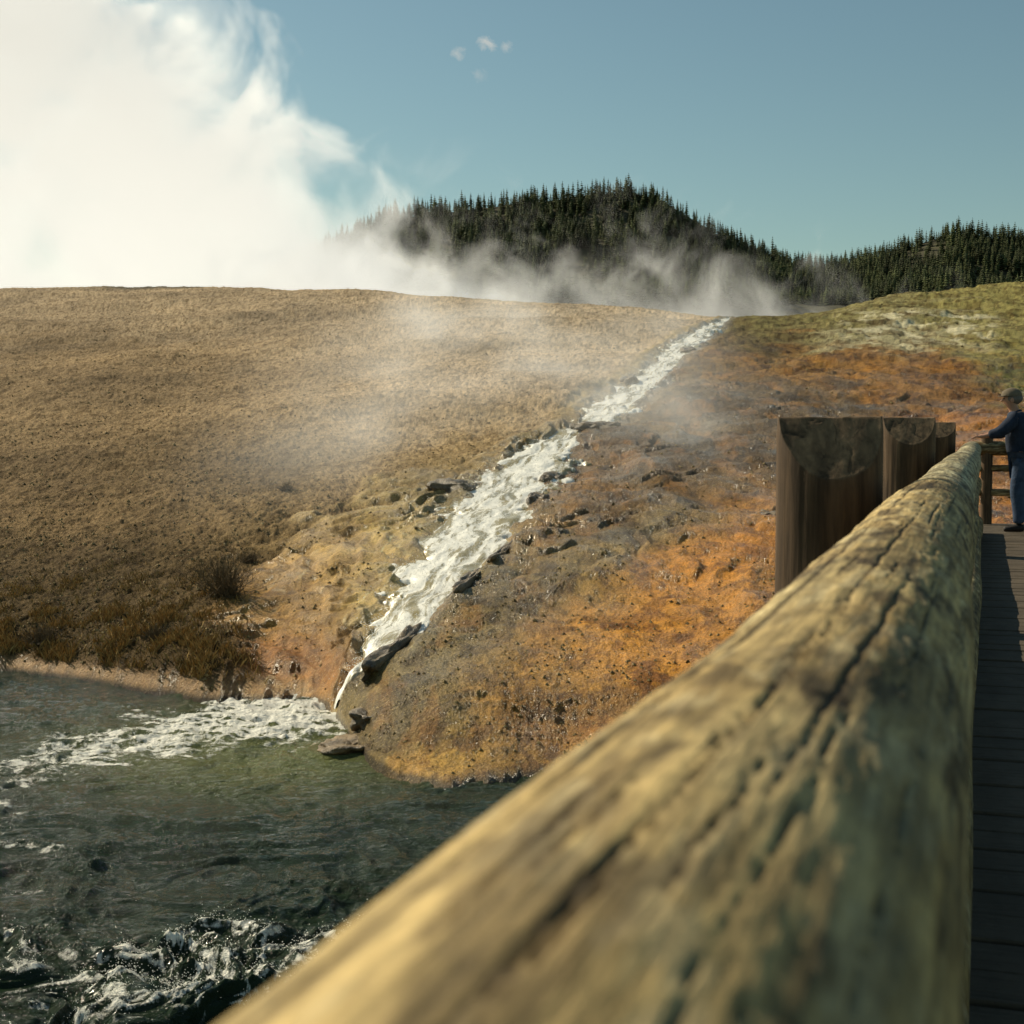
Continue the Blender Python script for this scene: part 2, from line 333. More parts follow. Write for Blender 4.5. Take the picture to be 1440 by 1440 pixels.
wave=fbm(wx*.8,wy*1.6,3,320)*.040+fbm(wx*2.6,wy*4.6,4,330,.55)*.018
bil=1-np.abs(pn(wx*1.3,wy*1.7,340))*1.8; bil=bil*.75+.25*(1-np.abs(pn(wx*3,wy*3.6,343))*2)
Zr=RZ+wave*(1+.9*near_)+rap*(bil*.14+fbm(wx*5,wy*5,4,350,.5)*.018)+np.clip(fz,0,1)*(fbm(Xr*2.5,Yr*3,4,360,.55)*.04+.02)
lace=ridged(wx*2.0,wy*2.6,5,382)
foam=np.clip(fz*(.75+1.0*fbm(Xr*3.0,Yr*6,5,370,.68))-.12+rap*sst(lace*.9+.45*bil+.45*fbm(wx*9,wy*9,5,380,.65),.5,1.25)*1.0,0,1)
spark=sst(ridged(wx*1.6,wy*4,5,390),.82,.95)*.30*sst(rpx+rpy*.6,1500,900); foam=np.clip(foam+spark*(rap<.2)*(rpx<700),0,1)
milk=np.exp(-((rpx-330)/260)**2-((rpy-1060)/60)**2)+.5*np.exp(-((rpx-430)/140)**2-((rpy-1030)/50)**2)
me=gridmesh('river',Xr,Yr,Zr,None,{'Foam':foam,'Milk':np.clip(milk,0,1)})
m=M('river_water'); fa=m.attr('Foam',True); mk=m.attr('Milk',True)
nz=m.noise(11,6,.72,m.coord((1,1.4,1)),.4); n5=m.noise(5,5,.62,m.coord((1,2.0,1)),.6)
ff=m.mr(m.math('ADD',fa,m.math('MULTIPLY',m.mr(nz,.3,.7,-.5,.5),m.mr(fa,0,.3,0,1))),.15,.95,0,1,True)
c=m.mix(mk,(.014,.027,.012),(.125,.135,.045)); c=m.mix(ff,c,(.88,.86,.76))
m.b.inputs['IOR'].default_value=1.33
m.fin(c,m.mr(ff,0,1,.07,.5),m.bump(m.math('ADD',n5,m.math('MULTIPLY',nz,.25)),1.0,.085),.20)
riv=link('river',me,m.m); tag(riv,'dark green rippling river with patches of white foam','river',kind='structure')
# spray : droplets over the white water
def octas(P,sz):
    n=len(P); o8=np.array([(1,0,0),(-1,0,0),(0,1,0),(0,-1,0),(0,0,1),(0,0,-1)],float); f8=np.array([(0,2,4),(2,1,4),(1,3,4),(3,0,4),(2,0,5),(1,2,5),(3,1,5),(0,3,5)])
    V=P[:,None,:]+o8[None]*sz[:,None,None]; return V.reshape(-1,3),(f8[None]+6*np.arange(n)[:,None,None]).reshape(-1,3)
pr=(np.clip(foam,0,1)**2*(rpx>-60)*(rpx<620)*(Yr>9)*(.15+rap+.5*np.clip(fz,0,1))).ravel(); ii=rng.choice(pr.size,9000,p=pr/pr.sum())
Pa=np.stack([Xr.ravel()[ii],Yr.ravel()[ii],Zr.ravel()[ii]],1)+np.stack([rng.normal(0,.02,9000),rng.normal(0,.02,9000),np.abs(rng.exponential(.022,9000))*(.4+rap.ravel()[ii])],1)
pr=(fo**2*(edge<.75)*(.3+arc/arc.max())).ravel(); ii=rng.choice(pr.size,14000,p=pr/pr.sum())
Pb=np.stack([Xs.ravel()[ii],Ysr.ravel()[ii],zs.ravel()[ii]],1)+np.stack([rng.normal(0,.09,14000),rng.normal(0,.05,14000),np.abs(rng.exponential(.05,14000))],1)
Vq,Fq=octas(np.concatenate([Pa,Pb]),np.concatenate([rng.uniform(.002,.006,9000),rng.uniform(.003,.010,14000)]))
m=M('water_droplets'); m.fin((.86,.85,.78),.3,None,.5)
so=link('water_spray',rawmesh('water_spray',Vq,Fq,True),m.m); tag(so,'fine white spray thrown up by the stream and the river rapids','spray',kind='stuff')
# ------------------------------------------------------------ rocks along the stream
def rockmat(name,A_,B_):
    r=M(name); a_=r.noise(4,6,.7); b_=r.noise(25,4,.7)
    return r.fin(r.mix(r.mr(a_,.38,.62,0,1),A_,B_),.35,r.bump(r.math('ADD',a_,b_),.8,.05),.5)
rkm=rockmat('wet_dark_rock',(.055,.038,.02),(.26,.18,.085)); crm=rockmat('rust_crust',(.13,.085,.035),(.34,.22,.09))
def rock(px_,py_,L_,Wd,H_,rz,seed,label,mat=None,loc=None,grp='dark rocks beside the stream'):
    if loc is None:
        x,y,z=hit(px_,py_); z=float(height(np.array([x]),np.array([y]))[0])
    else: x,y,z=loc
    bm=bmesh.new(); bmesh.ops.create_icosphere(bm,subdivisions=5 if loc else 4,radius=1)
    for v in bm.verts:
        c0=v.co.copy(); nz_=mnoise.fractal(c0*1.3+Vector((seed*7,0,0)),.9,2,5)
        v.co=c0*(1+.5*nz_); v.co.z=min(v.co.z,.6+.3*nz_); v.co=Vector((v.co.x*Wd,v.co.y*L_,v.co.z*H_))
    for f_ in bm.faces:f_.smooth=True
    me=bpy.data.meshes.new('rock'); bm.to_mesh(me); bm.free()
    o=link('rock',me,mat or rkm); o.location=(x,y,z-H_*.18); o.rotation_euler=(.12 if loc is None else 0,0,rz); tag(o,label,'rock',grp); return o
for r in [(560,906,1.2,.17,.32,-.28,1,'long dark rock ledge beside the lowest stretch of the stream'),
          (660,816,1.1,.12,.26,-.28,2,'narrow dark ledge on the right bank at the middle of the stream'),
          (710,776,.8,.12,.20,-.3,9,'low brown ledge just above the narrow middle ledge by the stream'),
          (776,668,.50,.26,.28,-.3,3,'rounded dark boulder on the right edge of the stream'),
          (756,698,.45,.18,.22,-.2,4,'smaller wet rock just below the rounded boulder'),
          (842,601,.45,.70,.24,.2,5,'flat dark rock shelf where the stream narrows'),
          (630,686,.45,.50,.24,.3,6,'dark overhanging shelf on the left side of the stream'),
          (884,533,.8,.28,.25,-.2,7,'dark rock on the left of the upper stream'),
          (966,490,1.2,.4,.3,-.2,8,'dark rock on the right of the upper stream'),
          (512,1003,.24,.20,.14,.3,10,'brown crusty rock at the stream mouth by the river'),
          (1078,722,.26,.18,.2,.2,11,'small dark stone on the orange ground left of the big post')]:
    rock(*r)
rock(0,0,.42,.46,.16,.5,14,'low flat rust brown crust ledge jutting left over the river',crm,(-2.05,18.05,RZ+.02),None)
# ------------------------------------------------------------ grass, stones (stuff)
def rand_ground(n,fn,a0=-150,a1=1500):
    pxr_=rng.uniform(a0,a1,n); q=rng.uniform(0,1,n)
    Ys_=np.interp(pxr_,_px,_ys1)
    Y_=1/((1-q)/(Ys_+.1)+q/112.); X_=(pxr_-720)/F*Y_
    z,s_,e_,W_,ri,fl_,pp,qq=height(X_,Y_,True)
    k=rng.random(n)<fn(pp,qq,s_,e_,ri,fl_,X_,Y_)
    return X_[k],Y_[k],z[k],pp[k],qq[k]
def blades(X_,Y_,Z_,h,wd,lean,colA,colB):
    n=len(X_); th=rng.uniform(0,2*np.pi,n); la=rng.uniform(0,2*np.pi,n)
    dx=np.cos(th)*wd/2; dy=np.sin(th)*wd/2
    lx=np.cos(la)*h*lean*rng.random(n); ly=np.sin(la)*h*lean*rng.random(n)
    v0=np.stack([X_-dx,Y_-dy,Z_-.02],1); v1=np.stack([X_+dx,Y_+dy,Z_-.02],1)
    v2=np.stack([X_+dx*.6+lx*.4,Y_+dy*.6+ly*.4,Z_+h*.6],1); v3=np.stack([X_+lx,Y_+ly,Z_+h],1)
    V=np.stack([v0,v1,v2,v3],1).reshape(-1,3); i=np.arange(n)[:,None]*4
    Fc=np.concatenate([i+np.array([[0,1,2]]),i+np.array([[0,2,3]])]); 
    mixv=rng.random(n)[:,None]; c=srgb(colA)*(1-mixv)+srgb(colB)*mixv
    return V,Fc,np.repeat(c,4,0)
def fgrass(p,q,s_,e_,ri,fl_,X_,Y_):
    cl_=sst(fbm(X_*1.8,Y_*1.3,4,400,.65),.0,.4); zone=sst(q+fbm(X_*.5,Y_*.5,3,9)*70,780,900)*sst(-p,-400,-320)
    return (1-ri)*(1-fl_)*(s_>.35)*(e_>.9)*np.clip(zone*(.05+.75*cl_)+cl_**3*.14*sst(q,440,760),0,1)
X_,Y_,Z_,p_,q_=rand_ground(800000,fgrass,-150,1000)
hh=(.04+.12*rng.random(len(X_))**1.6)*(.40+.60*sst(q_,740,900))
V,Fc,cc=blades(X_,Y_,Z_,hh,.010+.006*rng.random(len(X_)),.95,(106,86,48),(190,156,94))
m=M('dry_grass'); m.fin(m.attr('Col'),.8,None,.2)
go=link('grass',rawmesh('grass',V,Fc,False,cc),m.m); tag(go,'dry olive brown grass on the left river bank','grass',kind='stuff')
def fst(p,q,s_,e_,ri,fl_,X_,Y_): return (e_>.1)*(s_>.2)*(.25+.75*sst(fbm(X_*.8,Y_*.8,3,500),0,.4))*(1-.6*fl_)
X_,Y_,Z_,p_,q_=rand_ground(70000,fst); n=len(X_)
oct_=np.array([(1,0,0),(-.9,.1,0),(0,1,0),(.1,-1,0),(0,0,.8),(0,0,-.6)],float); of=np.array([(0,2,4),(2,1,4),(1,3,4),(3,0,4),(2,0,5),(1,2,5),(3,1,5),(0,3,5)])
szs=(.010+.035*rng.random(n)**4)*(Y_/25)**.35; V=oct_[None]*szs[:,None,None]*(1+.5*(rng.random((n,6,3))-.5)); th=rng.uniform(0,6.3,n)
Vx=V[...,0]*np.cos(th)[:,None]-V[...,1]*np.sin(th)[:,None]; Vy=V[...,0]*np.sin(th)[:,None]+V[...,1]*np.cos(th)[:,None]
V=np.stack([Vx+X_[:,None],Vy+Y_[:,None],V[...,2]+Z_[:,None]],-1).reshape(-1,3); Fc=(of[None]+6*np.arange(n)[:,None,None]).reshape(-1,3)
mixv=rng.random(n)[:,None]; cc=np.repeat(srgb((92,76,46))*(1-mixv)+srgb((166,144,98))*mixv,6,0)
m=M('gravel'); m.fin(m.attr('Col'),.8,None,.15)
gv=link('gravel',rawmesh('gravel',V,Fc,False,cc),m.m); tag(gv,'loose small stones and crumbs of mineral crust on the slopes','gravel',kind='stuff')
twm=simple('dry_twigs',(.13,.095,.05),.85,.3,30)
def shrub(px_,py_,r,h,nt_,label):
    x,y,z=hit(px_,py_); z=float(height(np.array([x]),np.array([y]))[0])
    V=[];Fc=[]
    def seg(a,b,ra,rb):
        d=(b-a); 
        s1=d.cross(Vector((0,0,1))); s1=s1.normalized() if s1.length>1e-5 else Vector((1,0,0)); s2=d.cross(s1).normalized(); i=len(V)
        for c_,rr_ in ((a,ra),(b,rb)):
            for k in range(3):
                an=k*2.094; V.append(tuple(c_+s1*math.cos(an)*rr_+s2*math.sin(an)*rr_))
        for k in range(3): Fc.append((i+k,i+(k+1)%3,i+3+(k+1)%3,i+3+k))
    for k in range(nt_):
        an=random.uniform(0,6.28); el=random.uniform(.25,1.45); b0=Vector((random.gauss(0,r*.22),random.gauss(0,r*.22),0))
        L_=h*random.uniform(.5,1.15); d=Vector((math.cos(an)*math.cos(el)*r/h,math.sin(an)*math.cos(el)*r/h,math.sin(el))).normalized()
        p1=b0+d*L_*.5; p2=p1+(d+Vector((random.gauss(0,.35),random.gauss(0,.35),.15))).normalized()*L_*.5
        seg(b0,p1,.006,.0045); seg(p1,p2,.0045,.002)
        for q in range(3):
            t0=p1.lerp(p2,random.random()); seg(t0,t0+(d+Vector((random.gauss(0,.6),random.gauss(0,.6),random.gauss(.2,.4)))).normalized()*L_*.28,.003,.0015)
    o=link('dry_shrub',rawmesh('dry_shrub',V,Fc,False),twm); o.location=(x,y,z-.02); tag(o,label,'shrub')
shrub(315,842,.60,.70,230,'large bare brown shrub on the left bank above the river')
shrub(350,778,.28,.25,120,'small dark tuft just above the large bare shrub')
shrub(402,690,.30,.22,100,'low dark tuft midway up the tan slope left of the stream')
shrub(60,905,.5,.3,200,'scrubby brown bush low at the left edge of the river bank')
shrub(225,905,.4,.28,180,'low brown bush between the left edge bush and the stream')
# ------------------------------------------------------------ forested hill
rt=np.array([(-900,450),(-400,440),(0,420),(200,400),(380,372),(440,340),(500,308),(540,290),(600,284),(700,272),(760,266),(820,257),(880,252),(925,262),(960,283),(1000,308),(1050,335),(1100,352),(1150,362),(1200,354),(1260,336),(1300,320),(1340,309),(1380,318),(1440,322),(1600,312),(2000,330),(2600,350)],float)
def hillp(px_,tt):
    er=(600-np.interp(px_,rt[:,0],rt[:,1])-20)/F
    Yh=560+tt*270; e_=.045+(er-.045)*(np.clip(tt,0,1)**.85)-np.maximum(tt-1,0)*.12
    X_=(px_-720)/F*Yh; 
    z=e_*Yh+fbm(X_*.02,Yh*.02,3,600)*6*np.clip(1-np.abs(tt-.5)*2,0,1)
    return X_,Yh,z
pp=np.linspace(-900,2600,260)[None,:]*np.ones((60,1)); tt=np.linspace(-.3,1.6,60)[:,None]*np.ones((1,260))
X_,Y_,Z_=hillp(pp,tt); m=simple('forest_floor',(.06,.055,.026),.95,.4,.08,0)
hl=link('hill',gridmesh('hill',X_,Y_,Z_),m); tag(hl,'forested hill rising behind the steaming crest','hill',kind='structure')
def conifer(seed,levels=10,nb=8):
    r=random.Random(seed); V=[];Fc=[];cs=[]
    wdt=r.uniform(.19,.27)
    for i in range(levels):
        f=i/(levels-1); z=.08+.88*f; R=wdt*(1-f)**.8*(1 if i%2 else .8)*r.uniform(.85,1.12)+.022
        for k in range(nb):
            if r.random()<.10: continue
            an=2*math.pi*(k+r.random())/nb; rr_=R*r.uniform(.65,1.2); dz=-.06*r.uniform(.4,1.4)*(1-f*.5)
            ca,sa=math.cos(an),math.sin(an); wv_=rr_*.48; i0=len(V)
            V+= [(0,0,z+.045),(ca*rr_*.5-sa*wv_,sa*rr_*.5+ca*wv_,z+dz*.5),(ca*rr_,sa*rr_,z+dz),(ca*rr_*.5+sa*wv_,sa*rr_*.5-ca*wv_,z+dz*.5)]
            Fc+= [(i0,i0+1,i0+2),(i0,i0+2,i0+3)]
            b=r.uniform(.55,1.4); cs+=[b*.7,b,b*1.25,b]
    return np.array(V),np.array(Fc),np.array(cs)
def trunkm(k):
    V=[];Fc=[]
    for i,(z,r) in enumerate(((-.03,.016),(.4,.011),(.97,.002))):
        for q in range(6): V.append((math.cos(q*1.0472)*r+.004*i*(k%3-1),math.sin(q*1.0472)*r,z))
    for i in range(2):
        for q in range(6): Fc.append((i*6+q,i*6+(q+1)%6,i*6+6+(q+1)%6,i*6+6+q))
    return rawmesh('trunk',V,Fc)
protos=[conifer(s_) for s_ in range(6)]
fc=np.array([.092,.106,.040])
m=M('conifer_needles'); m.fin(m.attr('Col'),.8,None,.2)
ndl=m.m; brk=simple('conifer_bark',(.07,.05,.035),.9,.3,8,.1)
crowns=[]
for (V,Fc,cs) in protos:
    me=rawmesh('crown',V,Fc,False,fc[None]*cs[:,None]); me.materials.append(ndl); crowns.append(me)
trunks=[trunkm(k) for k in range(3)]
for t_ in trunks: t_.materials.append(brk)
def tree(px_,tt_,h,label,group,k,red=False):
    x,y,z=[float(v) for v in hillp(np.array([float(px_)]),np.array([float(tt_)]))]
    o=empty('conifer_tree',(x,y,z-.4),random.uniform(0,6.28)); o.scale=(h,h,h); tag(o,label,'tree',group)
    cme=crowns[k%6]
    if red: cme=redc
    c=bpy.data.objects.new('crown',cme); C.objects.link(c); c.parent=o
    c=bpy.data.objects.new('trunk',trunks[k%3]); C.objects.link(c); c.parent=o
k=0; pxx=495.0
while pxx<1470:
    big=.8 if pxx>1130 else 1
    h=random.uniform(5,10.5)*big
    if random.random()<.12: h*=1.3
    if pxx<1120: tree(pxx,random.uniform(.93,1.02),h,'dark green conifer on the skyline of the rounded forested hill','conifers on the skyline of the rounded hill',k)
    else: tree(pxx,random.uniform(.93,1.02),h,'dark green conifer on the skyline of the low ridge at the right','conifers on the skyline of the right ridge',k)
    k+=1; pxx+=random.uniform(2.4,7)
for i in range(70):
    q=random.uniform(620,1200); er=(600-np.interp(q,rt[:,0],rt[:,1])-20)/F; t0=((.083-.045)/(er-.045))**(1/.85)
    tree(q,min(t0+random.uniform(-.03,.05),1),random.uniform(8,12),'conifer at the foot of the hill just behind the steaming crest','conifers at the foot of the hill',k); k+=1
V,Fc,cs=protos[1]; redc=rawmesh('crown',V,Fc,False,np.array([.26,.09,.04])[None]*cs[:,None]); redc.materials.append(ndl)
tree(1136,.99,10,'rust red dying conifer between the rounded hill and the right ridge',None,1,True)
n=8500; pf=rng.uniform(380,1750,n); er=(600-np.interp(pf,rt[:,0],rt[:,1])-20)/F; t0=np.clip((.078-.045)/np.maximum(er-.045,.02),0,1)**(1/.85)
tf=t0+(1.0-t0)*rng.random(n)**.9
X_,Y_,Z_=hillp(pf,tf); _,ppy=proj(X_,Y_,Z_)
keep=~((np.hypot((pf-865)/50,(ppy-300)/26)<1)&(rng.random(n)<.5)) & (rng.random(n)<.85+1.0*fbm(X_*.02,Y_*.02,2,650))
X_,Y_,Z_=X_[keep],Y_[keep],Z_[keep]; n=len(X_)
VV=[];FF=[];CC=[];off=0
idx=rng.integers(0,6,n); cbr=1+.5*fbm(X_*.03,Y_*.03,3,655)
for k in range(6):
    V,Fc,cs=protos[k]; sel=np.where(idx==k)[0]; h=rng.uniform(6,11,len(sel)); th=rng.uniform(0,6.28,len(sel)); nv=len(V)
    x=(V[None,:,0]*np.cos(th)[:,None]-V[None,:,1]*np.sin(th)[:,None])*h[:,None]*1.15+X_[sel][:,None]
    y=(V[None,:,0]*np.sin(th)[:,None]+V[None,:,1]*np.cos(th)[:,None])*h[:,None]*1.15+Y_[sel][:,None]
    z=V[None,:,2]*h[:,None]+Z_[sel][:,None]-.4
    VV.append(np.stack([x,y,z],-1).reshape(-1,3)); FF.append((Fc[None]+nv*np.arange(len(sel))[:,None,None]).reshape(-1,3)+off); off+=nv*len(sel)
    br=rng.uniform(.55,1.35,len(sel))*cbr[sel]; cg=fc[None,None]*cs[None,:,None]*br[:,None,None]; CC.append(cg.reshape(-1,3))
fo_=link('forest',rawmesh('forest',np.concatenate(VV),np.concatenate(FF),False,np.concatenate(CC)),ndl); tag(fo_,'dense dark conifer forest covering the hillside','forest',kind='stuff')
# ------------------------------------------------------------ boardwalk & rails (coordinates: x across, y along the walk)
def wood(name,A_,B_,D_,axis='Y',rough=.8,dark=.5):
    m=M(name); sc_={'Y':(1,.07,1),'Z':(1,1,.07),'X':(.07,1,1)}[axis]
    g1=m.noise(55,6,.65,m.coord(sc_),.3); g2=m.noise(7,5,.6,m.coord((1,.45,1))); g3=m.noise(14,4,.6,m.coord(sc_),.5); g4=m.noise(26,5,.7)
    c=m.mix(m.mr(g2,.35,.65,0,1),A_,B_); c=m.mix(m.mr(g1,.30,.52,dark,0),c,D_)
    c=m.mix(m.mr(g3,.62,.70,0,.7),c,D_); c=m.mix(m.mr(g4,.56,.72,0,.55),c,D_)
    h=m.math('ADD',g1,m.math('MULTIPLY',g4,.6))
    return m.fin(c,rough,m.bump(h,.6,.008),.25)
logm=M('weathered_log')
lc=logm.attr('Col'); g1=logm.noise(80,6,.68,logm.coord((1,.045,1)),.3); g4=logm.noise(34,6,.74,logm.coord((1,.35,1))); g5=logm.noise(8,4,.6,logm.coord((1,.3,1)),.8)
f=logm.math('MULTIPLY',logm.mr(g1,.34,.62,.50,1.30),logm.mr(g4,.34,.60,.62,1.20)); f=logm.math('MULTIPLY',f,logm.mr(g5,.35,.65,.68,1.2))
sc=logm.N('ShaderNodeVectorMath',operation='SCALE'); logm.L(lc,sc.inputs[0]); logm.L(f,sc.inputs['Scale'])
logm.fin(sc.outputs[0],.75,logm.bump(logm.math('ADD',g1,g4),.8,.004),.2)
def logmesh(name,y0,y1,cen,rad,seed,na=200,nl=900,colA=(198,172,116),colB=(156,132,84),big=1.0,geo=True):
    if geo: yy=y0+(y1-y0)*(np.exp(np.linspace(0,1,nl)*2.2)-1)/(math.exp(2.2)-1)
    else: yy=np.linspace(y0,y1,nl)
    th=np.linspace(0,2*np.pi,na,endpoint=False)[None,:]; yv=yy[:,None]
    cx,cz=cen(yv); r0=rad(yv)
    ct,st_=np.cos(th),np.sin(th)
    seam=np.minimum(th,2*np.pi-th)
    a1=np.abs(seam)*r0+(th>np.pi)*50
    n1=fbm(a1*5,yv*1.6,3,seed); n2=fbm(a1*22,yv*5,4,seed+5,.55); n3=fbm(a1*70,yv*10,4,seed+9,.6)
    sb=sst(np.minimum(seam,np.pi-seam),0,.3)
    r=r0+big*(n1*.0025+n2*.0012+n3*.0008)*sb
    crack=np.zeros_like(r); R_=random.Random(seed)
    fixed=[(1.95,1.15,1.1,.0030),(1.40,2.0,.9,.0012),(1.75,3.5,.9,.0016),(1.15,1.1,.6,.0012),(2.3,2.4,1.0,.0014)]
    for q in range(115):
        if q<len(fixed): t0,yc,ln,w_=fixed[q]
        else:
            t0=R_.uniform(.1,math.pi*1.05); yc=y0+(y1-y0)*R_.random()**1.6; ln=R_.uniform(.06,.28) if q%5 else R_.uniform(.3,.7); w_=R_.uniform(.0005,.0012)
        path=t0-.08*(yv-yc)+.03*pn(yv*1.8,np.full_like(yv,q*3.3),seed+q)+.018*pn(yv*11,np.full_like(yv,q*7.3),seed)+.010*pn(yv*50,np.full_like(yv,q*5.3),seed)
        d=np.abs(th-path)*r0; env=np.clip(1-((yv-yc)/ln)**2,0,1)
        crack=np.maximum(crack,np.exp(-(d/(w_*(.35+env)))**2)*np.sqrt(env))
    r=r-crack*.004
    kn=np.zeros_like(r); ring=np.zeros_like(r)
    for q in range(int(8+(y1-y0)*3.0)):
        t0=R_.uniform(-.2,math.pi+.2); yc=max(R_.uniform(y0,y1),y0+1.75) if y0<0 else R_.uniform(y0,y1)
        if y0<0: yc+=R_.uniform(0,.9)
        rr_=R_.uniform(.006,.014); d=np.hypot((((th-t0+np.pi)%(2*np.pi))-np.pi)*r0+.005*n2,(yv-yc)*.5)
        kn=np.maximum(kn,np.exp(-(d/rr_)**2)); ring=np.maximum(ring,np.exp(-((d-rr_*1.3)/(rr_*.25))**2))
    r=r+kn*.002*big-ring*.001*big
    sc_=sst(ridged(a1*10+n1*1.2,yv*5+n2*.4,4,seed+33),.70,.95)*sb*sst(n1,-.3,.3); r=r-sc_*.001
    X=cx+r*ct; Zq=cz+r*st_; Y=yv*np.ones_like(th)
    mixv=np.clip(.5+1.0*n1+.6*n2,0,1)[...,None]; c=srgb(colA)*(1-mixv)+srgb(colB)*mixv
    gg=sst(fbm(a1*6,yv*2,3,seed+90),.0,.5)[...,None]*.2; c=c*(1-gg)+srgb((168,164,130))*gg
    pl_=np.clip(sst(n2-.5*n3,.1,.55)*.35+kn*.3,0,.8)[...,None]; c=c*(1-pl_)+srgb((216,200,156))*pl_
    n4=fbm(a1*12,yv*2.8,5,seed+50,.64); n6=fbm(a1*4,yv*.9,4,seed+70,.6)
    dk=np.clip(crack*.94+ring*.4+sc_*.4+.58*sst(n4,.12,.55)+.25*sst(-n1-n2*.6,.2,.7)+.32*sst(n6,.1,.5),0,.93)[...,None]; c=c*(1-dk)+srgb((60,46,28))*dk
    def caps(a,b,isY=False):
        if isY: return np.concatenate([a[:1]-.012]*3+[a]+[a[-1:]+.012]*3)
        return np.concatenate([b[:1]+(a[:1]-b[:1])*k for k in (.02,.5,.93)]+[a]+[b[-1:]+(a[-1:]-b[-1:])*k for k in (.93,.5,.02)])
    cxx=cx*np.ones_like(th); czz=cz*np.ones_like(th)
    X=caps(X,cxx); Zq=caps(Zq,czz); Y=caps(Y,None,True); c=np.concatenate([c[:1]]*3+[c]+[c[-1:]]*3)
    return gridmesh(name,X,Y,Zq,c,wrap=True)
def walkobj(name,me,mat,label,cat,group=None,kind=None):
    o=link(name,me,mat); o.rotation_euler=(0,0,WALK); tag(o,label,cat,group,kind); return o
cenA=lambda y:(-.132-.010*sst(y,.8,4)+.003*np.sin(y*1.3), -.273+.005*sst(y,.8,4)+.002*np.sin(y*1.9+1))
walkobj('rail_log',logmesh('rail_log',-.6,4.55,cenA,lambda y:.1240-.005*sst(y,.6,4)+.0015*np.sin(y*4),3,320,1400),logm.m,'thick knotty weathered log handrail in the near foreground','log rail')
cenB=lambda y:(-.144+.006*np.sin(y*.7),-.270+.005*np.sin(y*.9))
walkobj('rail_log',logmesh('rail_log',4.58,17.6,cenB,lambda y:.116-.0012*(y-4.5)+.002*np.sin(y*3),8,96,900,(196,186,150),(160,146,108)),logm.m,'far top handrail log running on past the posts to the person','log rail')
for (z_,r_,lb,sd_) in ((-.64,.085,'middle log rail below the thick handrail',21),(-1.105,.110,'toe log added just above the boardwalk planks to shade them',25)):  # lowest log is added so its shadow darkens the deck strip
    walkobj('rail_log',logmesh('rail_log',-.6,17.6,lambda y:(-.125+.008*np.sin(y*.8),z_+.005*np.sin(y*.6)),lambda y:r_+.003*np.sin(y*2),sd_,72,700,(150,132,84),(120,98,56)),logm.m,lb,'log rail')
def xlog(z_,r_,lb,sd_):
    o=link('rail_log',logmesh('rail_log',-.15,5.0,lambda y:(0*y,z_+.006*np.sin(y)),lambda y:r_+0*y,sd_,40,200,(130,108,70),(110,84,48),geo=False),logm.m)
    p=Vector((0,19.2,0)); p.rotate(Euler((0,0,WALK))); o.location=p; o.rotation_euler=(0,0,WALK-math.pi/2); tag(o,lb,'log rail')
xlog(-.27,.09,'top log of the railing crossing behind the person',41); xlog(-.52,.045,'upper thin rail crossing behind the person',42); xlog(-.82,.045,'lower thin rail crossing behind the person',43)
